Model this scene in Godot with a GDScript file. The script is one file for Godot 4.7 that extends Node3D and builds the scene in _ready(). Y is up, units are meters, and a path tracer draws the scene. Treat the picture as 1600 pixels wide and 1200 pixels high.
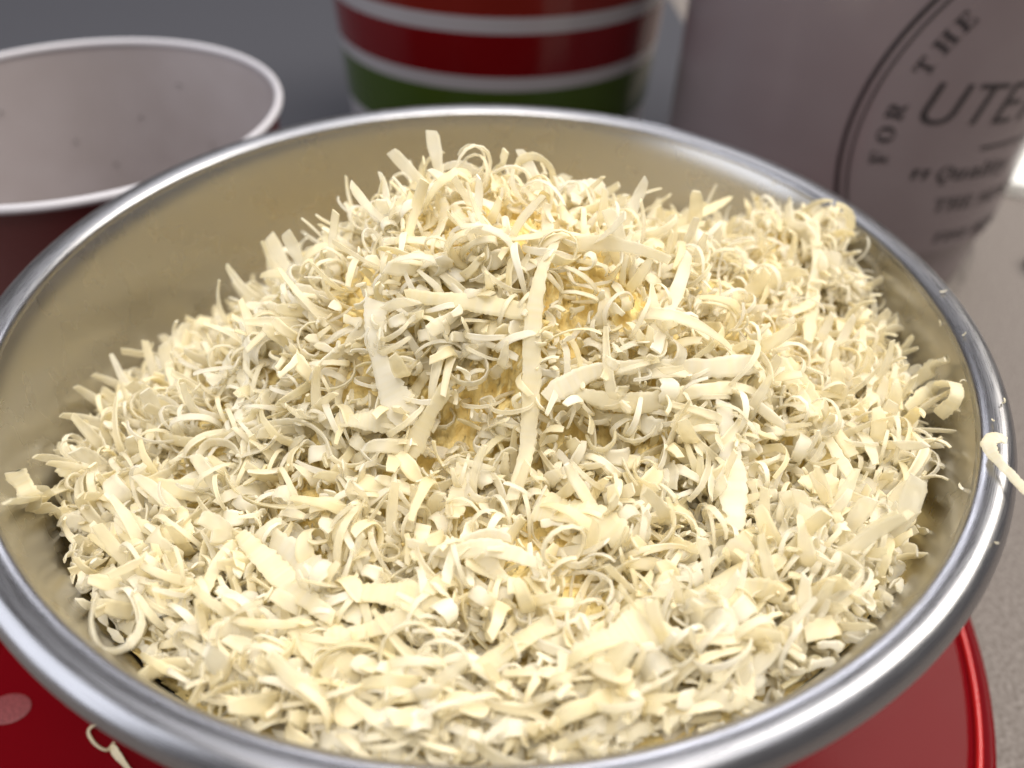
extends Node3D
# A steel bowl heaped with grated cheese on a red tray, tubs and jars behind it. Metres; the counter top is y = 0.

const RIM_Y := 0.085
const CANISTER_AXIS := Vector3(0.1257, 0.0, -0.1634)
const CANISTER_R := 0.0598
const CAM_POS := Vector3(0.0, 0.15868, 0.10456)

var rng := RandomNumberGenerator.new()
var taken := {}
var labels_used := {}
var landmarks: Array = []
var M := {}
var cam_basis: Basis
var kinds: Array = []        # shred shapes: {mesh, length, width, word}

# ---------------------------------------------------------------- naming
func numbered(called: String) -> String:
	var n: int = taken.get(called, -1) + 1
	taken[called] = n
	return called if n == 0 else "%s_%03d" % [called, n]

func tag(o: Node, label: String, category: String, group := "") -> Node:
	o.set_meta("label", label)
	o.set_meta("category", category)
	if group != "":
		o.set_meta("group", group)
	return o

func thing(called: String, label: String, category: String, at := Vector3.ZERO, group := "") -> Node3D:
	var o := Node3D.new()
	o.name = numbered(called)
	add_child(o)
	o.position = at
	tag(o, label, category, group)
	return o

func part(called: String, mesh: Mesh, mat: Material, parent: Node) -> MeshInstance3D:
	var o := MeshInstance3D.new()
	o.name = called
	o.mesh = mesh
	o.material_override = mat
	parent.add_child(o, true)
	return o

# ---------------------------------------------------------------- shapes
func mesh_of(v: PackedVector3Array, n: PackedVector3Array, uv: PackedVector2Array, idx: PackedInt32Array, col := PackedColorArray()) -> ArrayMesh:
	var a := []
	a.resize(Mesh.ARRAY_MAX)
	a[Mesh.ARRAY_VERTEX] = v
	a[Mesh.ARRAY_NORMAL] = n
	if uv.size() == v.size():
		a[Mesh.ARRAY_TEX_UV] = uv
	if col.size() == v.size():
		a[Mesh.ARRAY_COLOR] = col
	for i in range(0, idx.size(), 3):      # front faces run clockwise
		var keep := idx[i + 1]
		idx[i + 1] = idx[i + 2]
		idx[i + 2] = keep
	a[Mesh.ARRAY_INDEX] = idx
	var m := ArrayMesh.new()
	m.add_surface_from_arrays(Mesh.PRIMITIVE_TRIANGLES, a)
	return m

func spline(p: Array, t: float):
	var n := p.size() - 1
	var f := clampf(t, 0.0, 1.0) * n
	var i := mini(int(f), n - 1)
	var u := f - i
	var p0 = p[maxi(i - 1, 0)]
	var p1 = p[i]
	var p2 = p[i + 1]
	var p3 = p[mini(i + 2, n)]
	return 0.5 * (2.0 * p1 + (p2 - p0) * u + (2.0 * p0 - 5.0 * p1 + 4.0 * p2 - p3) * u * u + (3.0 * p1 - p0 - 3.0 * p2 + p3) * u * u * u)

# a profile of (radius, height) turned round the y axis; smooth = rounds it through a spline first
func lathe(profile: Array, around := 128, steps := 0, wobble := 0.0) -> ArrayMesh:
	var pr := []
	if steps > 0:
		for k in steps + 1:
			pr.append(spline(profile, float(k) / steps))
	else:
		pr = profile
	var rows := pr.size()
	var v := PackedVector3Array()
	var n := PackedVector3Array()
	var uv := PackedVector2Array()
	var idx := PackedInt32Array()
	var run := 0.0
	for r in rows:
		var d: Vector2 = (pr[mini(r + 1, rows - 1)] - pr[maxi(r - 1, 0)]).normalized()
		if r > 0:
			run += (pr[r] - pr[r - 1]).length()
		for k in around + 1:
			var a := TAU * k / around
			var w := 1.0 + wobble * sin(3.0 * a + 1.0) * 0.5 + wobble * sin(7.0 * a) * 0.3
			v.append(Vector3(pr[r].x * sin(a) * w, pr[r].y, pr[r].x * cos(a) * w))
			n.append(Vector3(-d.y * sin(a), d.x, -d.y * cos(a)))
			uv.append(Vector2(float(k) / around, run))
	for r in rows - 1:
		for k in around:
			var q := r * (around + 1) + k
			idx.append_array([q, q + around + 1, q + 1, q + 1, q + around + 1, q + around + 2])
	return mesh_of(v, n, uv, idx)

# a ragged ribbon with thickness along a centre line; side = direction of its width at each sample
func ribbon(c: PackedVector3Array, side: PackedVector3Array, w: float, th: float, rag: float, trough: float, forked := false) -> ArrayMesh:
	var rows := c.size()
	var v := PackedVector3Array()
	var n := PackedVector3Array()
	var idx := PackedInt32Array()
	var cut := 0.0
	var waver := rng.randf() * TAU
	var bumpy := Vector3.ZERO
	var slant_a := rng.randf_range(-0.2, 0.2)
	var slant_b := rng.randf_range(-0.2, 0.2)
	var lean := rng.randf_range(-0.6, 0.6)
	var col := PackedColorArray()
	var tone := rng.randf()
	var L := []
	var R := []
	var Nn := []
	for r in rows:
		var t := float(r) / (rows - 1)
		var tan := (c[mini(r + 1, rows - 1)] - c[maxi(r - 1, 0)]).normalized()
		var s := side[r]
		s = (s - tan * s.dot(tan)).normalized()
		var up := s.cross(tan).normalized()
		bumpy = bumpy.lerp(Vector3(rng.randfn(0.0, 0.16), rng.randfn(0.0, 0.16), rng.randfn(0.0, 0.16)), 0.35)
		var end := smoothstep(-0.05, 0.12, t) * smoothstep(-0.05, 0.16, 1.0 - t)
		var body := (0.66 + 0.34 * end) * (1.0 - 0.42 * lean * (t - 0.5) * 2.0) * (1.0 + 0.22 * sin(waver + t * 7.0))
		cut = lerpf(cut, rng.randf_range(-1.0, 1.0), 0.45)
		var wl := w * 0.5 * body * (1.0 + rag * (cut * 0.6 + rng.randf_range(-0.5, 0.5)))
		var wr := w * 0.5 * body * (1.0 + rag * (-cut * 0.4 + rng.randf_range(-0.3, 0.3)))
		if forked and t > 0.72:
			var g := (t - 0.72) / 0.28
			wr *= 1.0 - 0.75 * g * rng.randf()
			wl *= 1.0 - 0.45 * g * rng.randf()
		var slip := Vector3.ZERO
		if r == 0:
			slip = tan * slant_a * w
		elif r == rows - 1:
			slip = tan * slant_b * w
		L.append(c[r] - s * wl + up * trough * w * 0.5 + slip)
		R.append(c[r] + s * wr + up * trough * w * 0.5 - slip)
		Nn.append(up)
		var tint := clampf(tone + rng.randf_range(-0.25, 0.25), 0.0, 1.0)
		for j in 8:
			col.append(Color(0.98 + 0.01 * tint, 0.895 + 0.055 * tint, 0.63 + 0.20 * tint))
		for face in 2:
			var sg := 1.0 if face == 0 else -1.0
			var o := up * th * 0.5 * sg
			var q := 0.8 if (r == 0 or r == rows - 1) else 1.0
			v.append(L[r] + o * 0.35 * q); n.append((up * sg - s * 0.75 - s * trough * sg * 0.5).normalized())
			v.append(L[r].lerp(c[r], 0.4) + o * q); n.append((up * sg - s * trough * sg * 0.9 + bumpy).normalized())
			v.append(R[r].lerp(c[r], 0.4) + o * q); n.append((up * sg + s * trough * sg * 0.9 - bumpy * 0.6).normalized())
			v.append(R[r] + o * 0.35 * q); n.append((up * sg + s * 0.75 + s * trough * sg * 0.5).normalized())
	for r in rows - 1:
		var a := r * 8
		var b := a + 8
		for k in 3:
			idx.append_array([a + k, a + k + 1, b + k, b + k, a + k + 1, b + k + 1])
			idx.append_array([a + 4 + k, b + 4 + k, a + 5 + k, a + 5 + k, b + 4 + k, b + 5 + k])
		idx.append_array([a, b, a + 4, a + 4, b, b + 4])
		idx.append_array([a + 3, a + 7, b + 3, b + 3, a + 7, b + 7])
	for e in [0, (rows - 1) * 8]:
		var out := (c[0] - c[1]).normalized() if e == 0 else (c[rows - 1] - c[rows - 2]).normalized()
		var f := v.size()
		for k in 8:
			v.append(v[e + k])
			n.append(out)
			col.append(col[e + k])
		for k in 3:
			if e == 0:
				idx.append_array([f + k, f + 4 + k, f + k + 1, f + k + 1, f + 4 + k, f + 5 + k])
			else:
				idx.append_array([f + k, f + k + 1, f + 4 + k, f + 4 + k, f + k + 1, f + 5 + k])
	return mesh_of(v, n, PackedVector2Array(), idx, col)

# a shred grown by bending a frame: curl about its width, swerve in its plane, twist about its length
func grown(length: float, w: float, th: float, curl: float, swerve: float, twist: float, rag: float, rows: int) -> ArrayMesh:
	var c := PackedVector3Array()
	var s := PackedVector3Array()
	var b := Basis()
	var p := Vector3.ZERO
	var jc := rng.randf_range(0.0, TAU)
	for r in rows:
		c.append(p)
		s.append(b.z)
		var t := float(r) / (rows - 1)
		var k := 1.0 + 0.7 * sin(jc + t * 4.0)
		b = b.rotated(b.z.normalized(), curl * k / rows)
		b = b.rotated(b.y.normalized(), swerve / rows + rng.randf_range(-0.06, 0.06))
		b = b.rotated(b.x.normalized(), twist / rows)
		b = b.orthonormalized()
		p += b.x * length / rows
	var mid := Vector3.ZERO
	for q in c:
		mid += q
	mid /= rows
	for r in rows:
		c[r] -= mid
	return ribbon(c, s, w, th, rag, rng.randf_range(-0.15, 0.25))

# ---------------------------------------------------------------- the heap
func heap(x: float, z: float) -> float:
	var r := sqrt(x * x + z * z)
	var h := -0.0078 - 0.0132 * pow(r / 0.07, 3.0) + 0.0684 * x + (0.0064 if z > 0.0 else 0.0103) * z / 0.07
	var dx := x + 0.0045
	var dz := z + 0.0061
	var sx := 0.0215 if dx < 0.0 else 0.0313
	var fz := exp(-pow(dz / 0.0320, 4.5)) if dz > 0.0 else exp(-pow(dz / 0.0216, 2.0))
	h += 0.0237 * exp(-dx * dx / (2.0 * sx * sx)) * fz
	h += 0.0155 * exp(-(pow(x - 0.061, 2.0) + pow(z + 0.0235, 2.0)) / (2.0 * 0.0107 * 0.0107))
	h -= 0.007 * exp(-(pow(x + 0.055, 2.0) + pow(z + 0.028, 2.0)) / (2.0 * 0.016 * 0.016))
	h -= 0.0022 * exp(-pow((z - 0.037) / 0.006, 2.0) - pow((x - 0.006) / 0.034, 4.0))
	if z > 0.0:
		h += 0.0032 * smoothstep(0.052, 0.070, r) * smoothstep(0.0, 0.03, z)
	return h + RIM_Y

var lump: FastNoiseLite

const HOLLOWS := [Vector3(-0.0076, 0.0188, 4.0), Vector3(0.0032, 0.0314, 5.0), Vector3(0.0121, 0.0285, 5.0), Vector3(0.0246, 0.0376, 5.0), Vector3(0.0358, 0.0400, 5.0), Vector3(-0.0313, 0.0233, 4.0), Vector3(-0.0186, 0.0233, 4.5), Vector3(-0.0304, 0.0448, 4.0), Vector3(0.0005, 0.0148, 3.0), Vector3(0.0152, 0.0180, 3.0), Vector3(-0.0115, 0.0488, 4.0), Vector3(0.0282, 0.0477, 4.0), Vector3(0.0196, 0.0497, 3.5), Vector3(-0.0057, 0.0287, 4.5), Vector3(0.0373, 0.0217, 3.0), Vector3(0.0486, 0.0342, 4.0), Vector3(-0.0132, 0.0563, 4.0), Vector3(-0.0002, 0.0571, 3.5)]

# how deep the loose hollows between the shreds go at a place
func hollow(x: float, z: float) -> float:
	var d := 0.0
	for h in HOLLOWS:
		d = maxf(d, h.z * 0.0011 * exp(-(pow(x - h.x, 2.0) / 1.9 + pow(z - h.y, 2.0)) / (2.0 * 0.0031 * 0.0031)))
	return d

func lumpy(x: float, z: float) -> float:
	return heap(x, z) - hollow(x, z) + 0.0026 * lump.get_noise_2d(x * 1000.0, z * 1000.0)

func slope(x: float, z: float) -> Vector3:
	var e := 0.0015
	return Vector3(heap(x - e, z) - hollow(x - e, z) - heap(x + e, z) + hollow(x + e, z), 2.0 * e, heap(x, z - e) - hollow(x, z - e) - heap(x, z + e) + hollow(x, z + e)).normalized()

func wall_r(y: float) -> float:
	var d := RIM_Y - y
	return 0.0747 - 0.14 * d - 3.6 * d * d

func inside(x: float, z: float, gap: float) -> bool:
	return sqrt(x * x + z * z) < wall_r(minf(heap(x, z), RIM_Y - 0.002)) - gap

func core_mesh() -> ArrayMesh:
	var v := PackedVector3Array()
	var idx := PackedInt32Array()
	var rings := 150
	var around := 380
	for r in rings + 1:
		for k in around:
			var a := TAU * k / around
			var rad := 0.0735 * r / rings
			var x := rad * sin(a)
			var z := rad * cos(a)
			var nrm := slope(x, z)
			var deep := 0.0030 - 0.0022 * lump.get_noise_2d(x * 8500.0 + 300.0, z * 8500.0)
			var y := lumpy(x, z) - nrm.y * deep - 0.0016 * smoothstep(0.054, 0.066, rad)
			x -= nrm.x * deep
			z -= nrm.z * deep
			var lim := wall_r(y) - 0.0004
			var far_out := sqrt(x * x + z * z)
			if far_out > lim:
				x *= lim / far_out
				z *= lim / far_out
			v.append(Vector3(x, y, z))
	for r in rings:
		for k in around:
			var q := r * around + k
			var q2 := r * around + (k + 1) % around
			idx.append_array([q, q + around, q2, q2, q + around, q2 + around])
	var st := SurfaceTool.new()
	st.begin(Mesh.PRIMITIVE_TRIANGLES)
	for p in v:
		st.add_vertex(p)
	for i in range(0, idx.size(), 3):
		st.add_index(idx[i]); st.add_index(idx[i + 2]); st.add_index(idx[i + 1])
	st.generate_normals()
	return st.commit()

func strand(handle: String, label: String, w: float, roll: float, forked: bool, nums: Array):
	var pts := []
	for k in range(0, nums.size(), 3):
		pts.append(Vector3(nums[k], nums[k + 1], nums[k + 2]) * 0.001)
	var rows := 16 + pts.size() * 9
	var c := PackedVector3Array()
	var s := PackedVector3Array()
	var mid: Vector3 = spline(pts, 0.5)
	for r in rows:
		var t := float(r) / (rows - 1)
		var p: Vector3 = spline(pts, t)
		var tan: Vector3 = (spline(pts, minf(t + 0.02, 1.0)) - spline(pts, maxf(t - 0.02, 0.0))).normalized()
		var look := (slope(p.x, p.z) + (CAM_POS - p).normalized() * 0.9).normalized()
		var sd := tan.cross(look).normalized()
		sd = sd.rotated(tan, deg_to_rad(roll + 14.0 * sin(t * 5.0 + w * 3.0)))
		c.append(p - mid)
		s.append(sd)
	var o := MeshInstance3D.new()
	o.name = numbered("cheese_shred")
	o.mesh = ribbon(c, s, w * 0.00086, 0.0004, 0.24, rng.randf_range(-0.05, 0.25), forked)
	o.material_override = M.strand
	o.position = mid
	add_child(o)
	tag(o, label, "cheese shred", "grated cheese shreds heaped in the bowl")
	labels_used[label] = true
	landmarks.append([handle, mid])

# which landmark is nearest, and on which side of it a place lies as one looks at the heap
func where_it_lies(at: Vector3, skip: int) -> String:
	var best := []
	for l in landmarks:
		best.append([(l[1] - at).length(), l])
	best.sort_custom(func(a, b): return a[0] < b[0])
	var l = best[mini(skip, best.size() - 1)][1]
	var d: Vector3 = at - l[1]
	var across := d.dot(cam_basis.x)
	var up := d.dot(cam_basis.y)
	var way := ""
	if absf(up) > absf(across) * 2.0:
		way = "above" if up > 0.0 else "below"
	elif absf(across) > absf(up) * 2.0:
		way = "right of" if across > 0.0 else "left of"
	else:
		way = ("up and " if up > 0.0 else "down and ") + ("right of" if across > 0.0 else "left of")
	return "%s the %s" % [way, l[0]]

func place_shred(kind: Dictionary, at: Vector3, basis: Basis, tint: int) -> bool:
	var size_word: String = "long" if kind.length > 0.013 else ("mid-sized" if kind.length > 0.008 else "short")
	var label := ""
	for skip in 4:
		label = "%s %s %s" % [size_word, kind.word, where_it_lies(at, skip)]
		if not labels_used.has(label) and label.split(" ").size() <= 16:
			break
		label = ""
	if label == "":
		return false
	labels_used[label] = true
	if not kind.has("node"):
		var first := MeshInstance3D.new()
		first.mesh = kind.mesh
		kind.node = first
	var o: MeshInstance3D = kind.node.duplicate()
	o.name = numbered("cheese_shred")
	o.material_override = M.cheese
	o.transform = Transform3D(basis, at)
	add_child(o)
	tag(o, label, "cheese shred", "grated cheese shreds heaped in the bowl")
	return true

func lying(x: float, z: float, tilt: float) -> Basis:
	var up := slope(x, z)
	up = (up + Vector3(rng.randfn(0.0, tilt), rng.randfn(0.0, tilt), rng.randfn(0.0, tilt))).normalized()
	var a := lump.get_noise_2d(x * 420.0 + 900.0, z * 420.0) * 9.0 + rng.randfn(0.0, 0.75)
	var along := Vector3(cos(a), 0.0, sin(a))
	var r := sqrt(x * x + z * z)
	if r > 0.055:
		var round_ := Vector3(-z, 0.0, x) / r * (1.0 if rng.randf() < 0.5 else -1.0)
		along = along.lerp(round_, 0.85)
	along = (along - up * along.dot(up)).normalized()
	return Basis(along, up, along.cross(up))

# ---------------------------------------------------------------- materials
func noise(freq: float, octaves := 3, sd := 1, kind := FastNoiseLite.TYPE_SIMPLEX_SMOOTH) -> FastNoiseLite:
	var f := FastNoiseLite.new()
	f.seed = sd
	f.noise_type = kind
	f.frequency = freq
	f.fractal_octaves = octaves
	return f

func noise_tex(freq: float, octaves: int, sd: int, lo: Color, hi: Color, size := 256) -> NoiseTexture2D:
	var t := NoiseTexture2D.new()
	t.width = size
	t.height = size
	t.seamless = true
	t.noise = noise(freq, octaves, sd)
	var g := Gradient.new()
	g.set_color(0, lo)
	g.set_color(1, hi)
	g.offsets = PackedFloat32Array([0.2, 0.8])
	t.color_ramp = g
	return t

func lin(r: float, g: float, b: float) -> Color:
	return Color(r, g, b).linear_to_srgb()

func mat(c: Color, rough: float, metal := 0.0) -> StandardMaterial3D:
	var m := StandardMaterial3D.new()
	m.albedo_color = c
	m.roughness = rough
	m.metallic = metal
	return m

func triplanar(m: StandardMaterial3D, scale: float):
	m.uv1_triplanar = true
	m.uv1_scale = Vector3.ONE * scale

func materials():
	var m := mat(Color(1, 1, 1, 0.62), 0.42)
	m.transparency = BaseMaterial3D.TRANSPARENCY_ALPHA
	m.metallic_specular = 0.4
	m.vertex_color_use_as_albedo = true
	m.backlight_enabled = true
	m.backlight = Color(0.8, 0.8, 0.8).linear_to_srgb()
	M.cheese = m
	M.strand = m.duplicate()
	M.strand.albedo_color = Color(1, 1, 1, 0.72)
	var solid := mat(Color.WHITE, 0.42)
	solid.metallic_specular = 0.4
	solid.vertex_color_use_as_albedo = true
	solid.backlight_enabled = true
	solid.backlight = Color(0.85, 0.85, 0.85).linear_to_srgb()
	M.cheese_crumbs = solid
	M.cheese_packed = m.duplicate()
	M.cheese_packed.albedo_color = Color.WHITE
	M.cheese_packed.transparency = BaseMaterial3D.TRANSPARENCY_DISABLED
	M.cheese_packed.backlight = Color(0.9, 0.9, 0.9).linear_to_srgb()
	var bump := noise_tex(0.09, 3, 12, Color(0, 0, 0), Color(1, 1, 1), 128)
	M.core = mat(lin(0.95, 0.76, 0.34), 0.6)  # orange in the colour stands in for light scattered down in the gaps
	M.core.heightmap_enabled = true
	M.core.heightmap_texture = bump
	M.core.heightmap_scale = 0.015
	triplanar(M.core, 120.0)

	var smear := noise_tex(0.012, 4, 21, Color(0.86, 0.86, 0.86), Color(1, 1, 1), 512)
	M.steel_in = mat(lin(0.43, 0.415, 0.395), 0.30, 1.0)
	M.steel_in.roughness_texture = smear
	triplanar(M.steel_in, 14.0)
	var streak := noise_tex(0.05, 3, 24, Color(0.72, 0.72, 0.72), Color(1, 1, 1), 256)
	M.steel_rim = mat(lin(0.35, 0.345, 0.355), 0.34, 1.0)
	M.steel_rim.roughness_texture = streak
	M.steel_rim.heightmap_enabled = true
	M.steel_rim.heightmap_texture = streak
	M.steel_rim.heightmap_scale = 0.0012
	M.steel_rim.uv1_scale = Vector3(4.0, 260.0, 1.0)

	M.red = mat(lin(0.125, 0.0015, 0.004), 0.20)
	M.red.metallic_specular = 0.15
	M.red.roughness_texture = noise_tex(0.008, 3, 22, Color(0.84, 0.84, 0.84), Color(1, 1, 1), 512)
	triplanar(M.red, 18.0)
	M.red_light_line = mat(lin(0.45, 0.012, 0.012), 0.15)  # brighter red paints the light line refracted in the tray's edge
	M.smudge = mat(lin(0.30, 0.05, 0.052), 0.6)
	M.smudge.albedo_texture = noise_tex(0.12, 2, 23, Color(0.55, 0.45, 0.45), Color(1, 1, 1), 128)
	triplanar(M.smudge, 150.0)

	M.counter = mat(lin(0.26, 0.23, 0.212), 0.8)
	M.counter.metallic_specular = 0.15
	M.counter.albedo_texture = noise_tex(0.11, 3, 31, Color(0.72, 0.71, 0.70), Color(1, 1, 1), 512)
	M.counter.uv1_world_triplanar = true
	triplanar(M.counter, 14.0)

	M.shade_grey = mat(lin(0.066, 0.066, 0.075), 0.9)
	M.shade_grey.metallic_specular = 0.1
	M.crock = mat(lin(0.225, 0.182, 0.186), 0.22)
	M.crock.albedo_texture = noise_tex(0.01, 3, 41, Color(0.95, 0.94, 0.94), Color(1, 1, 1))
	triplanar(M.crock, 8.0)
	M.ink = mat(lin(0.02, 0.016, 0.018), 0.4)
	M.paper_in = mat(lin(0.31, 0.272, 0.275), 0.55)
	M.paper_in.albedo_texture = noise_tex(0.02, 2, 42, Color(0.97, 0.965, 0.96), Color(1, 1, 1))
	triplanar(M.paper_in, 12.0)
	M.paper_red = mat(lin(0.11, 0.02, 0.02), 0.45)
	M.paper_rim = mat(lin(0.55, 0.53, 0.56), 0.35)
	M.stripe_red = mat(lin(0.12, 0.003, 0.004), 0.14)
	M.stripe_bright = mat(lin(0.14, 0.012, 0.008), 0.14)
	M.stripe_white = mat(lin(0.32, 0.30, 0.31), 0.16)
	M.stripe_green = mat(lin(0.04, 0.066, 0.009), 0.16)
	M.napkin = mat(lin(0.85, 0.84, 0.80), 0.8)
	M.dark = mat(lin(0.03, 0.032, 0.025), 0.5)

# ---------------------------------------------------------------- lettering bent round the canister
func bend(s: float, y: float, lift := 0.0002) -> Vector3:
	var a := s / CANISTER_R
	return Vector3((CANISTER_R + lift) * sin(a), y, (CANISTER_R + lift) * cos(a))

func bent_triangle(st: SurfaceTool, a: Vector2, b: Vector2, c: Vector2):
	if maxf(a.x, maxf(b.x, c.x)) - minf(a.x, minf(b.x, c.x)) > 0.003:
		var ab := (a + b) / 2.0
		var bc := (b + c) / 2.0
		var ca := (c + a) / 2.0
		bent_triangle(st, a, ab, ca)
		bent_triangle(st, ab, b, bc)
		bent_triangle(st, ca, bc, c)
		bent_triangle(st, ab, bc, ca)
		return
	for q in [a, b, c]:
		st.set_normal(bend(q.x, 0.0).normalized() * Vector3(1, 0, 1))
		st.add_vertex(bend(q.x, q.y))

func letters(st: SurfaceTool, text: String, font: Font, place: Transform2D, height: float, lean := 0.0, wide := 1.0) -> float:
	var tm := TextMesh.new()
	tm.font = font
	tm.text = text
	tm.font_size = 64
	tm.pixel_size = 0.01
	tm.depth = 0.0
	tm.curve_step = 3.0
	tm.horizontal_alignment = HORIZONTAL_ALIGNMENT_LEFT
	tm.vertical_alignment = VERTICAL_ALIGNMENT_BOTTOM
	var a := tm.get_mesh_arrays()
	var v: PackedVector3Array = a[Mesh.ARRAY_VERTEX]
	var idx: PackedInt32Array = a[Mesh.ARRAY_INDEX] if a[Mesh.ARRAY_INDEX] != null else PackedInt32Array(range(v.size()))
	if v.is_empty():
		return 0.0
	var lo := Vector2(1e9, 1e9)
	var hi := -lo
	for p in v:
		lo = lo.min(Vector2(p.x, p.y))
		hi = hi.max(Vector2(p.x, p.y))
	var k := height / (hi.y - lo.y)
	for i in range(0, idx.size(), 3):
		var q := []
		for j in 3:
			var p := v[idx[i + j]]
			var u := Vector2((p.x - lo.x) * k * wide, (p.y - lo.y) * k)
			u.x += u.y * lean
			q.append(place * u)
		bent_triangle(st, q[0], q[1], q[2])
	return (hi.x - lo.x) * k * wide

func band(st: SurfaceTool, centre: Vector2, r0: float, r1: float, a0: float, a1: float):
	var n := 160
	for k in n:
		var p := lerpf(a0, a1, float(k) / n)
		var q := lerpf(a0, a1, float(k + 1) / n)
		var c := [Vector2(cos(p), sin(p)), Vector2(cos(q), sin(q))]
		bent_triangle(st, centre + c[0] * r0, centre + c[1] * r1, centre + c[0] * r1)
		bent_triangle(st, centre + c[0] * r0, centre + c[1] * r0, centre + c[1] * r1)

func canister():
	var t := thing("utensil_crock", "large pale round utensil crock with a black printed ring of lettering", "crock", CANISTER_AXIS)
	var R := CANISTER_R
	part("body", lathe([Vector2(0.0, 0.002), Vector2(R - 0.006, 0.002), Vector2(R - 0.003, 0.004), Vector2(R - 0.0022, 0.010), Vector2(R - 0.0022, 0.019), Vector2(R - 0.0016, 0.0225), Vector2(R - 0.0004, 0.0255), Vector2(R, 0.028), Vector2(R, 0.06), Vector2(R, 0.11), Vector2(R, 0.165), Vector2(R - 0.001, 0.168), Vector2(R - 0.003, 0.169), Vector2(R - 0.0048, 0.168), Vector2(R - 0.0055, 0.164), Vector2(R - 0.0055, 0.012), Vector2(0.0, 0.010)], 128), M.crock, t)
	var serif := SystemFont.new()
	serif.font_names = PackedStringArray(["Droid Serif"])
	serif.font_weight = 700
	var sans := SystemFont.new()
	sans.font_names = PackedStringArray(["Droid Sans"])
	var centre := Vector2(0.044, 0.066)
	var st := SurfaceTool.new()
	st.begin(Mesh.PRIMITIVE_TRIANGLES)
	band(st, centre, 0.0664, 0.0677, 0.0, TAU)
	part("outer_ring", st.commit(), M.ink, t)
	st = SurfaceTool.new()
	st.begin(Mesh.PRIMITIVE_TRIANGLES)
	band(st, centre, 0.0640, 0.0647, 0.0, TAU)
	part("inner_ring", st.commit(), M.ink, t)
	var text := "FOR THE KITCHEN"
	st = SurfaceTool.new()
	st.begin(Mesh.PRIMITIVE_TRIANGLES)
	for k in text.length():
		var deg := -6.5 + 6.75 * k          # degrees clockwise from the ring's left end
		var a := PI - deg_to_rad(deg)
		var dir := Vector2(cos(a), sin(a))
		var turn := a - PI / 2.0
		var x := Transform2D(turn, centre + dir * 0.0541)
		if text[k] != " ":
			var wd := 0.0038
			letters(st, text[k], serif, x * Transform2D(0.0, Vector2(-wd / 2.0, 0.0)), 0.0048, 0.0, 1.05)
	part("ring_lettering", st.commit(), M.ink, t)
	st = SurfaceTool.new()
	st.begin(Mesh.PRIMITIVE_TRIANGLES)
	letters(st, "UTENSILS", sans, Transform2D(-0.045, Vector2(-0.0062, 0.0706)), 0.0117, 0.22, 1.22)
	part("title_lettering", st.commit(), M.ink, t)
	st = SurfaceTool.new()
	st.begin(Mesh.PRIMITIVE_TRIANGLES)
	for k in 24:
		var s0 := lerpf(0.018, 0.070, k / 24.0)
		var s1 := lerpf(0.018, 0.070, (k + 1) / 24.0)
		bent_triangle(st, Vector2(s0, 0.0618), Vector2(s0, 0.0627), Vector2(s1, 0.0627))
		bent_triangle(st, Vector2(s0, 0.0618), Vector2(s1, 0.0627), Vector2(s1, 0.0618))
	part("rule", st.commit(), M.ink, t)
	st = SurfaceTool.new()
	st.begin(Mesh.PRIMITIVE_TRIANGLES)
	letters(st, "Quality", serif, Transform2D(-0.02, Vector2(0.006, 0.0515)), 0.0062, 0.2, 1.25)
	letters(st, "\"", serif, Transform2D(-0.02, Vector2(-0.0018, 0.0535)), 0.0032, 0.2, 1.3)
	part("motto_lettering", st.commit(), M.ink, t)
	st = SurfaceTool.new()
	st.begin(Mesh.PRIMITIVE_TRIANGLES)
	letters(st, "THE NEW", serif, Transform2D(-0.03, Vector2(0.010, 0.0425)), 0.0042, 0.0, 1.25)
	part("motto_lettering", st.commit(), M.ink, t)
	st = SurfaceTool.new()
	st.begin(Mesh.PRIMITIVE_TRIANGLES)
	letters(st, "FINE HOME", serif, Transform2D(-0.03, Vector2(0.0155, 0.0305)), 0.0036, 0.0, 1.25)
	part("motto_lettering", st.commit(), M.ink, t)

func striped_jar():
	var t := thing("striped_jar", "red white and green striped glossy jar behind the bowl", "jar", Vector3(0.0036, 0.002, -0.2354))
	var rad := func(y: float) -> float: return 0.0642 + 0.058 * clampf(y - 0.02, 0.0, 1.0) * 0.9
	var edges := [0.0, 0.026, 0.0310, 0.0500, 0.0549, 0.0699, 0.0753, 0.0915, 0.0985, 0.114, 0.119, 0.135]
	var looks := [M.stripe_white, M.stripe_white, M.stripe_green, M.stripe_white, M.stripe_red, M.stripe_white, M.stripe_bright, M.stripe_white, M.stripe_green, M.stripe_white, M.stripe_red]
	var names := ["white_stripe", "white_stripe", "green_stripe", "white_stripe", "red_stripe", "white_stripe", "red_stripe", "white_stripe", "green_stripe", "white_stripe", "red_stripe"]
	for k in looks.size():
		var p := []
		if k == 0:
			p = [Vector2(0.0, 0.001), Vector2(0.052, 0.001), Vector2(0.057, 0.004)]
		for j in 5:
			var y := lerpf(edges[k] if k > 0 else 0.010, edges[k + 1], j / 4.0)
			p.append(Vector2((rad as Callable).call(y), y))
		part(names[k], lathe(p, 112), looks[k], t)
	var rt: float = (rad as Callable).call(0.135)
	part("rim", lathe([Vector2(rt, 0.135), Vector2(rt + 0.0005, 0.137), Vector2(rt - 0.001, 0.1385), Vector2(rt - 0.003, 0.1385), Vector2(rt - 0.004, 0.136), Vector2(rt - 0.012, 0.02), Vector2(0.0, 0.018)], 112), M.stripe_white, t)

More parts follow.
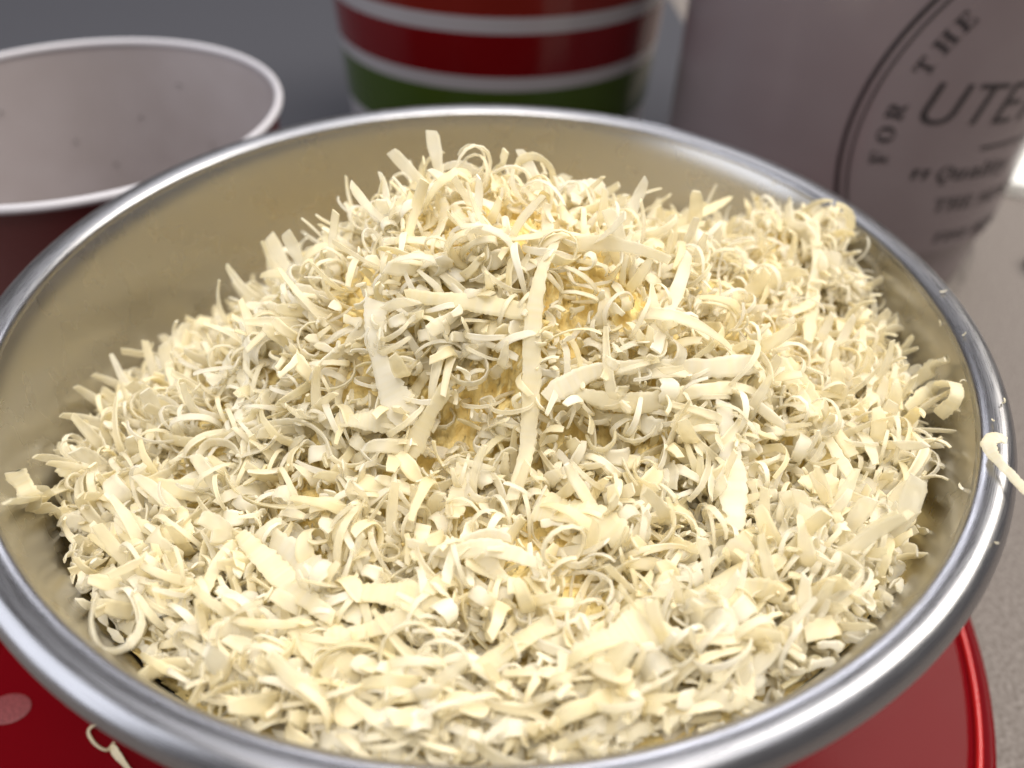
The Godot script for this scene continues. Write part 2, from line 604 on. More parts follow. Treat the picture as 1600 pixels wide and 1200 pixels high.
func paper_cup():
	# rim circle: radius 0.0529 at y 0.0802
	var t := thing("paper_cup", "empty paper cup, white inside and dark red outside, left of the bowl", "paper cup", Vector3(-0.1077, 0.002, -0.0930))
	var r := 0.0529
	part("inside", lathe([Vector2(0.0, 0.004), Vector2(r * 0.70, 0.004), Vector2(r * 0.72, 0.0045), Vector2(r * 0.74, 0.010), Vector2(r * 0.97, 0.0730)], 112), M.paper_in, t)
	part("outside", lathe([Vector2(r * 0.975, 0.0730), Vector2(r * 0.747, 0.0015), Vector2(r * 0.735, 0.0005), Vector2(r * 0.725, 0.003)], 112), M.paper_red, t)
	var ring := []
	for k in 17:
		var a := TAU * k / 16.0
		ring.append(Vector2(r * 0.978 + 0.0010 * cos(-a), 0.0735 + 0.0011 * sin(-a)))
	part("rolled_rim", lathe(ring, 112), M.paper_rim, t)
	var spots := [[-0.4, 0.045], [0.1, 0.052], [0.55, 0.047], [-0.9, 0.055], [0.9, 0.06], [-0.2, 0.062], [0.35, 0.038]]
	for q in spots:
		var a: float = PI + q[0]
		var rad: float = r * (0.74 + 0.23 * (q[1] - 0.010) / 0.0655) - 0.0002
		var dot := SphereMesh.new()
		dot.radius = 0.0004
		dot.height = 0.0005
		dot.radial_segments = 10
		dot.rings = 5
		var o := part("speck", dot, M.dark, t)
		o.position = Vector3(rad * sin(a), q[1], rad * cos(a))

func bowl():
	var t := thing("mixing_bowl", "round stainless steel bowl with a rolled rim, full of grated cheese", "bowl", Vector3(0, 0, 0))
	var y := RIM_Y
	part("bowl_wall", lathe([Vector2(0.0, y - 0.0635), Vector2(0.030, y - 0.0632), Vector2(0.040, y - 0.0615), Vector2(0.0500, y - 0.0560), Vector2(0.0588, y - 0.0465), Vector2(0.0655, y - 0.034), Vector2(0.0697, y - 0.0225), Vector2(0.0722, y - 0.012), Vector2(0.0736, y - 0.0052), Vector2(0.07455, y - 0.0022)], 192, 48), M.steel_in, t)
	part("rolled_rim", lathe([Vector2(0.07455, y - 0.0022), Vector2(0.0748, y - 0.0013), Vector2(0.0755, y - 0.0007), Vector2(0.0765, y - 0.0003), Vector2(0.0776, y - 0.0002), Vector2(0.0786, y - 0.0006), Vector2(0.0794, y - 0.0014), Vector2(0.0799, y - 0.0025), Vector2(0.0799, y - 0.0033), Vector2(0.0793, y - 0.0041), Vector2(0.0783, y - 0.0044), Vector2(0.0772, y - 0.0041), Vector2(0.0760, y - 0.0036)], 192, 60), M.steel_rim, t)
	part("outer_wall", lathe([Vector2(0.0760, y - 0.0036), Vector2(0.0746, y - 0.0062), Vector2(0.0732, y - 0.0122), Vector2(0.0707, y - 0.0228), Vector2(0.0665, y - 0.0345), Vector2(0.0597, y - 0.0473), Vector2(0.0507, y - 0.0570), Vector2(0.0405, y - 0.0624), Vector2(0.030, y - 0.0640), Vector2(0.0, y - 0.0642)], 192, 48), M.steel_rim, t)

func tray():
	var t := thing("red_tray", "round glossy red tray under the steel bowl", "tray", Vector3(0.0, 0.0, 0.0066))
	part("plate", lathe([Vector2(0.0, 0.0200), Vector2(0.0945, 0.0200), Vector2(0.0958, 0.0196), Vector2(0.0964, 0.0192)], 192), M.red, t)
	var bead := []
	for k in 13:
		var a := PI * k / 12.0
		bead.append(Vector2(0.0971 - 0.0007 * cos(a), 0.0193 + 0.0009 * sin(a)))
	part("edge_light_line", lathe(bead, 192), M.red_light_line, t)
	part("edge", lathe([Vector2(0.0978, 0.0191), Vector2(0.0990, 0.0196), Vector2(0.0999, 0.0194), Vector2(0.1003, 0.0186), Vector2(0.1003, 0.0080), Vector2(0.0990, 0.0050), Vector2(0.085, 0.0040), Vector2(0.084, 0.0), Vector2(0.0, 0.0)], 192), M.red, t)
	var o := part("grease_smudge", lathe([Vector2(0.0, 0.00025), Vector2(0.0034, 0.0002), Vector2(0.0040, 0.00003)], 40), M.smudge, t)
	o.position = Vector3(-0.0866, 0.0201, 0.0322)
	o.scale = Vector3(1.0, 1.0, 0.72)

func counter_things():
	var st := SurfaceTool.new()
	var base := thing("folded_napkin", "white folded napkin on the counter behind the crock, at the right edge", "napkin", Vector3(0.262, 0.0, -0.205))
	base.rotation.y = deg_to_rad(-30.0)
	for k in 3:
		var b := BoxMesh.new()
		b.size = Vector3(0.082 - 0.001 * k, 0.0016, 0.052 - 0.0006 * k)
		var o := part("fold", b, M.napkin, base)
		o.position = Vector3(0.0005 * k, 0.0010 + 0.0018 * k, -0.0004 * k)
		o.rotation.y = 0.01 * k
	var cap := thing("bottle_cap", "small dark round bottle cap on the counter, cut by the right edge", "bottle cap", Vector3(0.2115, 0.0, -0.137))
	part("cap_top", lathe([Vector2(0.0, 0.0085), Vector2(0.006, 0.0085), Vector2(0.0072, 0.0080), Vector2(0.0077, 0.0068)], 48), M.dark, cap)
	part("cap_side", lathe([Vector2(0.0077, 0.0068), Vector2(0.0079, 0.0), Vector2(0.0, 0.0)], 48), M.dark, cap)

# ----------------------------------------------------------------
func _ready():
	rng.seed = 20
	# camera: a phone held close over the bowl
	var cam := Camera3D.new()
	cam.name = "camera"
	cam.fov = 53.0
	cam.near = 0.01
	cam.far = 20.0
	var fw := Vector3(sin(0.04) * cos(0.733), -sin(0.733), -cos(0.04) * cos(0.733))
	cam_basis = Basis.looking_at(fw, Vector3.UP)
	cam_basis = cam_basis.rotated(fw.normalized(), -0.03)
	cam.transform = Transform3D(cam_basis, CAM_POS)
	var lens := CameraAttributesPhysical.new()
	lens.frustum_focal_length = 24.07
	lens.frustum_focus_distance = 0.106
	lens.frustum_near = 0.01
	lens.frustum_far = 20.0
	lens.exposure_aperture = 10.5
	cam.attributes = lens
	add_child(cam)
	cam.current = true
	var we := WorldEnvironment.new()
	var env := Environment.new()
	env.background_mode = Environment.BG_COLOR
	env.background_color = Color(0.125, 0.12, 0.122).linear_to_srgb()
	env.tonemap_mode = Environment.TONE_MAPPER_LINEAR
	env.tonemap_exposure = 1.42
	env.sdfgi_enabled = true
	env.ssao_enabled = true
	env.ssil_enabled = true
	we.environment = env
	add_child(we)
	# lights: a strip under a wall cupboard behind, a warm ceiling lamp to the right, a cool window to the left
	lamp("cupboard_strip_light", Vector3(0.26, 0.74, -1.55), Vector2(0.80, 0.36), 0.45, Color(0.95, 0.96, 1.0))
	lamp("ceiling_lamp", Vector3(0.66, 0.86, -0.30), Vector2(0.5, 0.5), 0.62, Color(1.0, 0.975, 0.925))
	lamp("front_fill_light", Vector3(0.05, 1.5, 0.42), Vector2(0.7, 0.5), 0.9, Color(1.0, 0.975, 0.93))  # added fill from the front, lifts the shading on the heap's near face
	lamp("ceiling_glow", Vector3(0.25, 1.6, -0.15), Vector2(2.0, 2.0), 1.5, Color(0.975, 0.98, 1.0))
	lamp("window_light", Vector3(-0.9, 0.45, 0.22), Vector2(0.9, 0.7), 0.36, Color(0.94, 0.96, 1.0))

	materials()
	lump = noise(0.075, 2, 5)
	var slab := BoxMesh.new()
	slab.size = Vector3(3.0, 0.03, 3.0)
	var c := MeshInstance3D.new()
	c.name = "countertop"
	c.mesh = slab
	c.material_override = M.counter
	c.position = Vector3(0, -0.015, -0.9)
	add_child(c)
	tag(c, "grey speckled kitchen countertop under everything", "countertop")
	c.set_meta("kind", "structure")
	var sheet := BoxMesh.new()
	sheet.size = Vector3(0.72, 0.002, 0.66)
	var dark_sheet := MeshInstance3D.new()
	dark_sheet.name = "shade_sheet"  # added dark sheet: its colour stands in for shade on the back left counter
	dark_sheet.mesh = sheet
	dark_sheet.material_override = M.shade_grey
	dark_sheet.position = Vector3(-0.235, 0.001, -0.40)
	add_child(dark_sheet)
	tag(dark_sheet, "dark grey sheet added to shade the counter behind the bowl, under paper cup and jar", "shade_sheet")
	dark_sheet.set_meta("kind", "structure")
	bowl()
	tray()
	canister()
	striped_jar()
	paper_cup()
	counter_things()
	cheese()

func lamp(called: String, at: Vector3, size: Vector2, energy: float, color: Color):
	var l := AreaLight3D.new()
	l.name = called
	l.area_size = size
	l.light_energy = energy
	l.light_color = color
	l.shadow_enabled = true
	add_child(l)
	l.look_at_from_position(at, Vector3(0.0, 0.08, 0.0), Vector3(0.0, 0.3, 1.0).normalized())

func bulk_part(called: String, v: PackedVector3Array, n: PackedVector3Array, c: PackedColorArray, idx: PackedInt32Array, m: Material, parent: Node):
	var a := []
	a.resize(Mesh.ARRAY_MAX)
	a[Mesh.ARRAY_VERTEX] = v
	a[Mesh.ARRAY_NORMAL] = n
	a[Mesh.ARRAY_COLOR] = c
	a[Mesh.ARRAY_INDEX] = idx
	var bulk := ArrayMesh.new()
	bulk.add_surface_from_arrays(Mesh.PRIMITIVE_TRIANGLES, a)
	part(called, bulk, m, parent).set_meta("kind", "stuff")

func cheese():
	# shapes shared by the shreds
	var plan := [
		# count, length, width, curl, swerve, twist, rag, word
		[4, 0.016, 0.0016, 1.4, 0.6, 0.9, 0.24, "flat straight strip"],
		[5, 0.014, 0.0015, 2.4, 0.8, 1.2, 0.30, "bent flat strip"],
		[8, 0.015, 0.0010, 3.8, 1.1, 1.5, 0.26, "curled strand"],
		[9, 0.017, 0.00065, 5.8, 1.3, 1.7, 0.22, "thin looped strand"],
		[4, 0.006, 0.0020, 2.0, 0.8, 0.8, 0.60, "ragged flake"],
		[6, 0.008, 0.0013, 3.4, 1.3, 2.2, 0.45, "twisted flake"],
		[3, 0.009, 0.0018, 4.8, 0.5, 0.8, 0.28, "rolled shaving"],
	]
	for p in plan:
		for k in p[0]:
			var f := rng.randf_range(0.75, 1.3)
			var m := grown(p[1] * f, p[2] * rng.randf_range(0.8, 1.2), 0.00034, p[3] * rng.randf_range(0.6, 1.3), p[4] * rng.randf_range(-1.0, 1.0), p[5] * rng.randf_range(-1.0, 1.0), p[6], 16)
			kinds.append({"mesh": m, "length": p[1] * f, "width": p[2], "word": p[7]})
	var crumbs := []
	for k in 10:
		crumbs.append(grown(rng.randf_range(0.0020, 0.0046), rng.randf_range(0.0005, 0.0015), 0.00045, rng.randf_range(0.5, 3.0), rng.randf_range(-0.8, 0.8), rng.randf_range(-1.0, 1.0), 0.4, 7))

	# the uncountable rest of the heap
	var mass := Node3D.new()
	mass.name = "grated_cheese"
	add_child(mass)
	tag(mass, "packed mass of fine pale grated cheese filling the steel bowl", "grated cheese")
	mass.set_meta("kind", "stuff")
	var core := part("packed_core", core_mesh(), M.core, mass)
	core.set_meta("kind", "stuff")
	var bulk_v := PackedVector3Array()
	var bulk_n := PackedVector3Array()
	var bulk_c := PackedColorArray()
	var bulk_i := PackedInt32Array()
	var order := kinds.duplicate()          # kinds in a shuffled order, half of them in the thinner cheese
	for k in order.size():
		var other := (k * 7) % order.size()
		order[k] = kinds[other]
	var half := order.size() / 2
	for k in kinds.size() + crumbs.size():
		var crumb: bool = k >= kinds.size()
		var mesh: Mesh = crumbs[k - kinds.size()] if crumb else order[k].mesh
		var n := 330 if crumb else 112
		var where: Array[Transform3D] = []
		var tries := 0
		while where.size() < n and tries < n * 10:
			tries += 1
			var a := rng.randf() * TAU
			var r := 0.0738 * pow(rng.randf(), 0.44)
			var x := r * sin(a)
			var z := r * cos(a)
			var gap := 0.0008 if crumb else minf(0.0028, order[k].length * 0.25)
			if not inside(x, z, gap):
				continue
			var patch := lump.get_noise_2d(x * 900.0 - 400.0, z * 900.0)
			if (patch > 0.12 and not crumb or patch < -0.15 and crumb) and rng.randf() < 0.6:
				continue
			if r < 0.060 and hollow(x, z) < 0.0012 and rng.randf() > 0.5 / slope(x, z).y:      # as many shreds on a steep face as on a flat one
				continue
			if z < -0.038 and rng.randf() < 0.5:
				continue
			var deep := rng.randf_range(-0.0022, 0.0008) if not crumb else rng.randf_range(-0.0020, 0.0010)
			if rng.randf() < 0.16:
				deep += 0.0016
			var b := lying(x, z, 0.34 if not crumb else 0.75)
			var s := rng.randf_range(0.75, 1.15) if crumb else rng.randf_range(0.8, 1.2)
			where.append(Transform3D(b.scaled(Vector3.ONE * s), Vector3(x, lumpy(x, z), z) + slope(x, z) * deep))
		var src: Array = (mesh as ArrayMesh).surface_get_arrays(0)
		var sv: PackedVector3Array = src[Mesh.ARRAY_VERTEX]
		var sn: PackedVector3Array = src[Mesh.ARRAY_NORMAL]
		var si: PackedInt32Array = src[Mesh.ARRAY_INDEX]
		var sc: PackedColorArray = src[Mesh.ARRAY_COLOR]
		for x in where:
			var at := bulk_v.size()
			bulk_v.append_array(x * sv)
			bulk_n.append_array(Transform3D(x.basis.orthonormalized(), Vector3.ZERO) * sn)
			bulk_c.append_array(sc)
			var shift := si.duplicate()
			for i in shift.size():
				shift[i] += at
			bulk_i.append_array(shift)
		if k == half - 1 or k == kinds.size() - 1 or k == kinds.size() + crumbs.size() - 1:
			bulk_part("fine_crumbs" if crumb else "packed_shreds", bulk_v, bulk_n, bulk_c, bulk_i, M.cheese_crumbs if crumb else (M.cheese if k < half else M.cheese_packed), mass)
			bulk_v = PackedVector3Array()
			bulk_n = PackedVector3Array()
			bulk_c = PackedColorArray()
			bulk_i = PackedInt32Array()

	# shreds that can be told apart
	strand("long thin arc on the left flank", "long thin strand bowed into a wide arc on the left flank of the heap", 1.7, 35, false, [-61.3, 71.1, 7.4, -58.4, 68.8, 12.2, -50.5, 72.6, 20.8, -43.4, 75.1, 24.8, -38.0, 77.4, 25.6, -34.5, 79.7, 24.3, -32.8, 82.1, 21.4])
	strand("wavy ribbon over the left wall", "long wavy ribbon reaching out over the bare left wall of the bowl", 2.3, 12, false, [-57.3, 85.4, 44.7, -61.2, 75.5, 36.1, -63.2, 67.6, 27.3, -56.0, 70.4, 31.5, -49.7, 71.8, 36.6, -43.1, 73.2, 40.5, -39.5, 73.9, 41.0])
	strand("broad flap beside the wavy ribbon", "short broad flap turned up at the tip of the wavy left ribbon", 3.4, 0, false, [-62.5, 80.7, 35.7, -61.9, 78.9, 36.1, -61.1, 77.4, 37.0, -61.3, 74.0, 35.3])
	strand("straight strip under the wavy ribbon", "straight strip slanting down beneath the wavy ribbon at the left wall", 2.6, 0, false, [-60.9, 75.7, 37.5, -60.7, 69.5, 34.1, -56.0, 68.7, 35.6, -51.5, 70.0, 38.0])
	strand("long flat strip of the lower left", "long flat straight strip sloping down right on the lower left of the heap", 3.1, 0, false, [-32.8, 75.0, 41.5, -28.1, 74.9, 46.1, -23.3, 75.4, 50.7, -18.4, 75.8, 54.7])
	strand("wide strip beside the long flat strip", "wide flat strip tucked under the right edge of the long flat strip", 4.6, 0, false, [-28.6, 74.9, 42.2, -22.9, 74.9, 47.0, -18.4, 75.3, 51.1, -15.2, 75.4, 54.5])
	strand("strip pointing to the near rim", "flat strip pointing down towards the near rim below the long flat strip", 3.2, 0, false, [-23.3, 74.7, 53.8, -20.3, 74.6, 57.9, -17.8, 74.4, 61.0, -15.4, 74.2, 64.0])
	strand("strip lying crosswise below the wide strip", "flat strip lying crosswise between the long strips and the star shaped flake", 2.7, 0, false, [-19.2, 75.2, 57.2, -15.3, 75.9, 56.6, -12.0, 76.3, 55.6, -9.0, 76.7, 54.8])
	strand("narrow strand on the lower left", "narrow strand hanging down left from the top of the long flat strip", 1.5, 0, false, [-33.6, 74.1, 42.2, -35.2, 73.8, 46.2, -35.8, 73.2, 50.5, -35.5, 72.8, 54.2, -35.6, 72.2, 56.9])
	strand("straight strip across the upper face", "straight flat strip lying level across the upper face of the heap", 2.7, 0, false, [-11.5, 96.6, 17.5, -5.6, 96.8, 18.8, 0.0, 96.4, 19.5, 5.9, 95.5, 20.1])
	strand("wide ribbon hanging left of centre", "wide ribbon hanging down the face of the heap left of centre", 4.0, 0, false, [-15.7, 95.2, 16.9, -15.8, 92.3, 20.4, -14.5, 88.7, 24.3, -12.5, 85.6, 27.5, -10.9, 83.4, 29.6])
	strand("folded tail below the wide ribbon", "folded tail of cheese below the wide ribbon hanging left of centre", 3.2, 0, false, [-5.6, 87.9, 26.1, -8.1, 84.7, 28.4, -10.2, 81.6, 30.9, -12.5, 79.7, 32.5])
	strand("long ribbon hanging at the centre", "long ribbon hanging straight down the centre of the heap over the orange hollows", 2.6, 0, false, [9.7, 101.2, 9.9, 7.1, 99.2, 16.2, 6.0, 95.1, 21.0, 5.7, 89.9, 25.6, 5.5, 85.2, 29.6, 5.1, 81.5, 33.2, 3.1, 79.0, 39.2])
	strand("greyish finger right of centre", "short greyish finger of cheese standing up right of the centre", 1.8, 0, false, [25.8, 93.2, 16.2, 24.0, 92.8, 18.5, 22.3, 91.7, 20.7, 21.2, 90.3, 22.7])
	strand("long ribbon lying level on the right", "long ribbon lying level right of centre with a bent left end", 3.0, 0, false, [39.0, 87.0, 20.6, 30.4, 88.0, 22.5, 21.9, 89.3, 23.8, 14.6, 89.4, 25.0, 10.5, 88.2, 26.6, 7.7, 86.9, 27.8])
	strand("lower ribbon of the level pair", "lower of two ribbons lying level right of centre", 2.8, 0, false, [35.3, 85.3, 23.8, 28.8, 86.0, 25.4, 22.7, 85.9, 27.1, 17.3, 86.1, 27.6, 11.9, 87.3, 26.9])
	strand("long strand down the right face", "long straight strand running steeply down the right face of the heap", 2.1, 0, false, [42.8, 85.3, 17.2, 45.9, 82.5, 21.9, 48.5, 79.9, 28.0, 50.6, 78.2, 34.8])
	strand("strand above the long right strand", "straight strand lying just above and beside the long right strand", 2.2, 0, false, [44.9, 84.4, 16.2, 47.6, 82.0, 20.7, 50.1, 79.9, 26.0, 52.1, 78.5, 30.7])
	strand("forked strip over the right hollow", "broad strip with a ragged forked end hanging over the right hollow", 3.6, 0, true, [32.8, 84.9, 26.3, 33.3, 81.8, 31.0, 33.1, 79.1, 36.3, 32.4, 77.3, 43.2])
	strand("broad strip beside the right rim", "broad flat strip sticking out towards the right rim, uppermost of three", 3.0, 0, false, [61.8, 78.0, 18.5, 68.6, 75.7, 12.5, 70.6, 78.8, 12.5, 71.0, 82.8, 14.1])
	strand("folded strip beside the right rim", "strip folded back on itself beside the right rim", 2.8, 15, false, [64.8, 77.0, 19.5, 69.3, 78.5, 17.0, 69.5, 82.8, 20.0, 68.6, 82.7, 23.1, 68.1, 78.6, 22.3])
	strand("thin blade against the right wall", "thin pointed blade standing against the bare right wall of the bowl", 1.6, 0, false, [70.2, 72.4, 3.8, 70.9, 75.5, 3.7, 71.6, 79.1, 3.6])
	strand("tall band at the back right", "tall upright band at the back right of the heap", 2.7, 0, false, [59.3, 86.9, -18.9, 58.5, 83.9, -11.2, 55.6, 81.5, -2.8, 50.4, 83.0, 10.5])
	strand("drooping curl at the back right", "drooping double curl over the top of the tall back right band", 2.4, 30, false, [56.2, 88.1, -24.7, 55.2, 87.4, -18.9, 58.1, 87.3, -18.2, 62.6, 87.3, -22.0, 65.8, 86.2, -20.2, 64.7, 83.1, -16.4])
	strand("small hook near the back right rim", "small hook of cheese touching the far right rim", 1.5, 50, false, [63.5, 90.1, -21.3, 65.8, 89.0, -20.1, 66.8, 86.1, -19.6, 66.1, 82.9, -20.3])
	strand("hair thin arc on the right", "hair thin arc bent outward from the right side of the heap", 1.1, 60, false, [67.8, 80.4, -19.4, 70.0, 78.5, -14.9, 70.6, 75.9, -8.3, 68.0, 74.0, -2.1])
	strand("arched loop at the summit", "arched loop standing free at the summit of the heap", 1.4, 70, false, [3.5, 101.2, -7.2, 4.7, 103.4, -9.5, 7.3, 104.3, -9.4, 9.7, 102.3, -9.6, 10.5, 99.0, -9.9])
	strand("summit spike", "ragged upright spike at the very summit of the heap", 2.2, 0, false, [2.6, 105.2, -9.3, 2.1, 103.4, -9.4, 1.3, 100.7, -9.7, 0.7, 102.1, -1.7])
	strand("low arch left of the summit", "low arch of cheese just left of the summit", 1.5, 60, false, [-9.3, 100.6, -9.4, -6.8, 102.4, -9.4, -3.8, 102.4, -9.4, -1.4, 100.1, -9.7])
	strand("pointed flake on the left crest", "pointed flake standing on the crest left of the summit", 2.6, 0, false, [-10.2, 103.4, -9.1, -10.8, 100.8, -9.3, -11.5, 99.1, -7.1])
	strand("small roll on the right crest", "small rolled shaving on the crest right of the summit", 3.2, 20, false, [13.4, 98.7, -4.7, 15.0, 98.1, -10.0, 17.5, 98.4, -10.0, 19.0, 96.1, -10.3])
	strand("stick leaning on the back crest", "straight stick leaning out over the back crest against the bowl wall", 1.9, 0, false, [32.5, 90.6, -12.5, 38.2, 89.8, -18.0, 44.8, 89.6, -24.2])
	strand("open ring on the left", "open ring of cheese lying on the left flank", 1.5, 55, false, [-40.7, 74.4, 31.1, -42.4, 74.6, 27.9, -40.8, 76.0, 25.9, -37.0, 77.1, 27.4, -35.1, 76.6, 30.4, -36.5, 75.4, 32.2])
	strand("big loop on the left", "big loose loop of thin cheese below the long left arc", 1.3, 60, false, [-34.8, 77.3, 29.6, -34.8, 78.4, 26.9, -31.4, 80.3, 26.2, -26.4, 81.7, 27.1, -23.0, 81.2, 29.3, -21.6, 79.6, 31.7])
	strand("arch in the lower middle", "arch of cheese bent like a handle in the lower middle", 1.8, 45, false, [-5.2, 78.0, 51.2, -4.7, 78.6, 48.0, -2.9, 79.0, 45.7, 0.4, 79.2, 44.7, 2.9, 79.3, 45.6])
	strand("star shaped flake in the lower middle", "ragged star shaped flake lying in the lower middle", 3.6, 0, true, [-15.8, 76.6, 51.5, -11.9, 77.0, 52.2, -8.7, 77.3, 52.8, -5.6, 77.4, 54.2])
	strand("long pointed sliver in the lower middle", "long pointed sliver lying level above the handle shaped arch", 2.2, 20, false, [-10.3, 78.2, 45.3, -5.1, 78.6, 47.0, 0.5, 79.1, 46.8, 6.6, 79.1, 49.5])
	strand("thin ring in the lower middle", "thin round ring right of the handle shaped arch", 1.1, 65, false, [9.1, 79.4, 47.6, 9.8, 79.2, 49.2, 11.4, 79.2, 49.4, 12.9, 79.3, 48.2, 13.9, 79.6, 45.6, 13.6, 79.6, 44.3])
	strand("tiny ring in the hollow", "tiny thin ring hanging in the orange hollow below the level ribbons", 0.9, 65, false, [13.5, 82.9, 30.9, 14.2, 81.8, 32.0, 15.8, 81.5, 32.2, 17.1, 82.2, 31.4, 17.3, 83.2, 30.3])
	strand("curl on the left skyline", "thin curl standing on the left skyline of the heap", 1.5, 55, false, [-57.9, 64.0, -0.9, -61.5, 62.7, -6.7, -61.7, 62.0, -11.4, -57.5, 63.7, -9.3, -53.5, 66.2, -2.7])
	strand("arch on the upper left skyline", "thin arch on the skyline above the left flank", 1.5, 55, false, [-55.7, 54.5, -33.6, -54.0, 56.1, -37.3, -51.4, 55.5, -40.6, -45.2, 60.3, -32.9])
	strand("broad flake on the upper left skyline", "broad flat flake sticking out of the upper left skyline", 3.2, 0, false, [-58.2, 64.4, -18.4, -52.9, 64.7, -17.1, -45.3, 69.8, -10.6, -40.2, 71.1, -10.2])
	strand("hook at the left edge", "hooked strand curling up at the left edge of the heap", 1.7, 40, false, [-66.6, 68.1, 18.9, -65.5, 66.6, 21.1, -60.0, 68.7, 24.8, -54.8, 70.7, 25.4, -52.1, 71.8, 24.0])
	strand("wide strip at the left edge", "wide strip lying level at the left edge above the wavy ribbon", 3.3, 0, false, [-65.2, 69.4, 24.5, -59.5, 68.7, 26.0, -48.9, 72.2, 30.7, -39.3, 73.5, 33.0])
	strand("thin ring at the near left rim", "thin open ring of cheese close to the near left rim", 1.1, 65, false, [-47.2, 76.5, 51.6, -43.2, 82.1, 58.9, -41.9, 80.0, 60.7, -39.2, 80.5, 60.5, -41.3, 75.2, 54.4, -42.5, 76.1, 52.1])
	strand("pale slab on the lower left", "pale ragged slab leaning at the near left edge of the heap", 4.4, 0, false, [-44.7, 72.2, 39.6, -43.8, 72.1, 44.0, -41.2, 72.2, 48.5, -39.3, 72.3, 51.7])
	strand("white knot on the right flank", "small white knotted flake low on the right flank", 3.4, 20, false, [43.1, 78.5, 36.4, 45.1, 78.6, 35.5, 46.7, 78.4, 36.3, 46.6, 78.2, 38.1])
	strand("short stick low on the right", "short straight stick standing low on the right flank", 1.4, 0, false, [43.7, 78.2, 42.9, 43.3, 78.1, 45.7, 43.0, 77.9, 47.7])
	strand("pale tongue at the right edge", "pale tongue of cheese low at the right edge of the heap", 4.2, 0, false, [62.5, 76.0, 31.9, 58.0, 76.6, 35.9, 54.7, 76.8, 39.5, 52.0, 76.9, 43.6])
	strand("strip pointing at the right wall", "narrow strip pointing out at the right wall of the bowl", 1.8, 0, false, [53.4, 78.9, 28.3, 56.6, 78.0, 29.3, 60.0, 77.1, 30.1])
	strand("elbow bent strip near the near rim", "strip bent like an elbow close to the near right rim", 2.6, 0, false, [28.5, 77.6, 58.7, 28.8, 76.9, 61.9, 28.7, 76.1, 64.6, 26.0, 76.3, 65.2, 23.6, 76.8, 64.3])
	strand("curved brown edged scoop on the lower right", "curved scoop shaped shaving on the lower right", 3.4, 35, false, [27.5, 78.3, 55.0, 29.5, 78.5, 52.9, 32.8, 78.4, 52.2, 35.8, 78.0, 53.2])
	strand("broad white petal at the near right", "broad white petal of cheese nearest the camera on the lower right", 6.0, 0, false, [11.2, 78.0, 62.7, 13.9, 78.5, 60.3, 16.7, 78.9, 58.2, 19.8, 79.0, 56.9])
	strand("second white petal at the near right", "smaller white petal below the broad petal near the rim", 4.6, 0, false, [11.8, 77.7, 63.3, 13.8, 77.4, 65.0, 15.5, 77.1, 65.9])
	strand("level strip in the lower middle", "flat strip lying slantwise in the lower middle near the rim", 2.8, 0, false, [-1.5, 76.6, 62.0, 2.0, 77.2, 59.9, 5.3, 77.7, 57.9, 7.8, 77.9, 56.5])
	strand("strand running down to the near rim", "narrow strand running down to the middle of the near rim", 1.9, 0, false, [-4.1, 76.7, 61.7, -4.8, 76.1, 64.5, -5.6, 75.4, 67.1, -6.2, 74.8, 69.2])
	strand("block strip left of the centre", "short blocky strip lying level left of the wide hanging ribbon", 3.0, 0, false, [-21.6, 82.4, 28.0, -18.1, 83.0, 28.4, -12.9, 83.6, 28.9])
	strand("strip standing in the hollow", "short strip standing upright in the hollow below the centre", 2.4, 0, false, [-3.7, 80.1, 33.3, -4.1, 78.0, 36.5, -4.7, 77.9, 41.2])
	strand("white frond below the hollow", "white frond of cheese rising below the right hollow", 5.0, 0, true, [6.3, 78.7, 39.8, 9.7, 79.0, 41.1, 13.4, 79.3, 42.6, 17.8, 79.3, 46.4])
	strand("curled lip above the right hollow", "curled white lip of cheese above the right hollow", 3.2, 20, false, [25.5, 83.2, 30.2, 28.0, 84.1, 28.6, 30.4, 83.0, 29.5, 31.6, 81.5, 31.4])
	strand("hooked strand over the right rim", "thick white strand with a hooked top lying across the right rim", 1.8, 30, false, [68.7, 86.0, 35.0, 67.7, 86.0, 34.3, 66.1, 86.0, 35.5, 65.8, 86.0, 38.0, 66.3, 86.0, 40.6, 66.9, 86.0, 44.0])
	strand("tray curl", "thin pale curl lying on the red tray beneath the near left rim", 1.1, 60, false, [-68.6, 21.2, 41.6, -70.2, 21.0, 43.2, -68.4, 21.0, 45.4, -65.9, 21.0, 46.6, -65.0, 21.1, 45.4])
	strand("tray strip", "thin pale strip lying on the red tray below the small curl, under the near rim", 1.4, 40, false, [-65.2, 21.0, 46.2, -62.4, 21.0, 48.6, -58.6, 21.0, 51.8, -55.0, 20.9, 54.5])

	# the larger ones between them
	var placed := 0
	var tries := 0
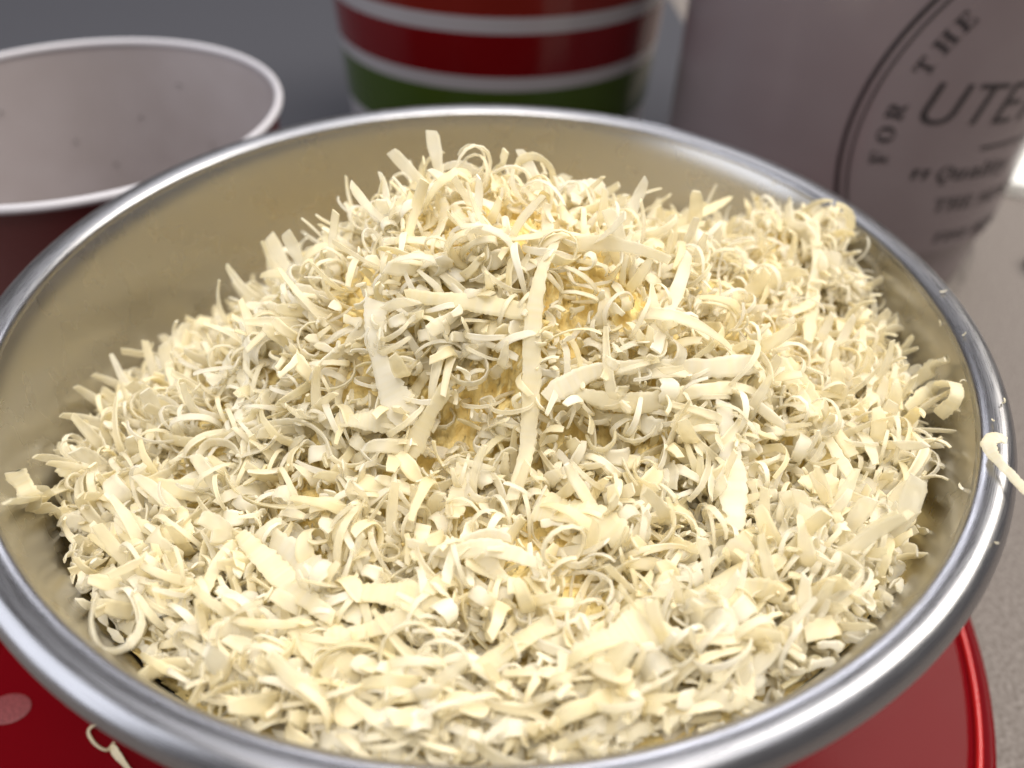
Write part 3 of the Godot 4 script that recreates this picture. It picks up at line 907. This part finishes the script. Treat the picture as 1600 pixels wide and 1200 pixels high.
	while placed < 235 and tries < 6000:
		tries += 1
		var a := rng.randf() * TAU
		var r := 0.071 * pow(rng.randf(), 0.46)
		var x := r * sin(a)
		var z := r * cos(a)
		if z < -0.030 or not inside(x, z, 0.0035) or hollow(x, z) > 0.0030:
			continue
		var kind: Dictionary = kinds[rng.randi() % kinds.size()]
		var b := lying(x, z, 0.28)
		var at := Vector3(x, lumpy(x, z) + rng.randf_range(0.0004, 0.0022), z)
		if place_shred(kind, at, b.scaled(Vector3.ONE * rng.randf_range(1.0, 1.4)), rng.randi() % 4):
			placed += 1
	# crumbs stuck to the steel: angle from the near side towards the right, radius and height
	var stuck := [[66.6, 75.9, 85.2, "rim just above the hooked strand"], [70.0, 77.6, 85.4, "outer rim half above the hooked strand"], [82.0, 75.6, 84.9, "rim's inner edge near the folded strip"], [90.5, 76.4, 85.2, "right rim, topmost of the rim crumbs"], [50.0, 78.6, 84.9, "outer edge of the rim below the hooked strand"], [75.0, 74.2, 82.6, "inner wall just under the right rim"], [72.0, 73.6, 80.4, "inner right wall, lowest of the wall crumbs"], [86.0, 74.3, 82.9, "inner wall beside the folded strip"], [58.0, 73.9, 81.6, "inner wall at the near right"], [126.0, 74.2, 82.5, "inner wall at the far right behind the heap"]]
	for q in stuck:
		var on_rim: bool = q[2] > 84.0
		var a := deg_to_rad(q[0])
		var o := MeshInstance3D.new()
		o.name = numbered("cheese_crumb")
		o.mesh = crumbs[rng.randi() % crumbs.size()]
		o.material_override = M.cheese_crumbs
		var up := Vector3.UP if on_rim else Vector3(-sin(a), 0.15, -cos(a)).normalized()
		var along := up.cross(Vector3(cos(a * 3.0), 0.3, sin(a * 5.0))).normalized()
		o.transform = Transform3D(Basis(along, up, along.cross(up)).scaled(Vector3.ONE * rng.randf_range(0.25, 0.42)), Vector3(q[1] * sin(a), q[2], q[1] * cos(a)) * 0.001)
		add_child(o)
		tag(o, "tiny white cheese crumb stuck on the %s" % q[3], "crumb", "crumbs stuck on the bowl rim" if on_rim else "crumbs stuck on the inner bowl wall")
	print("shreds told apart: ", placed + landmarks.size())
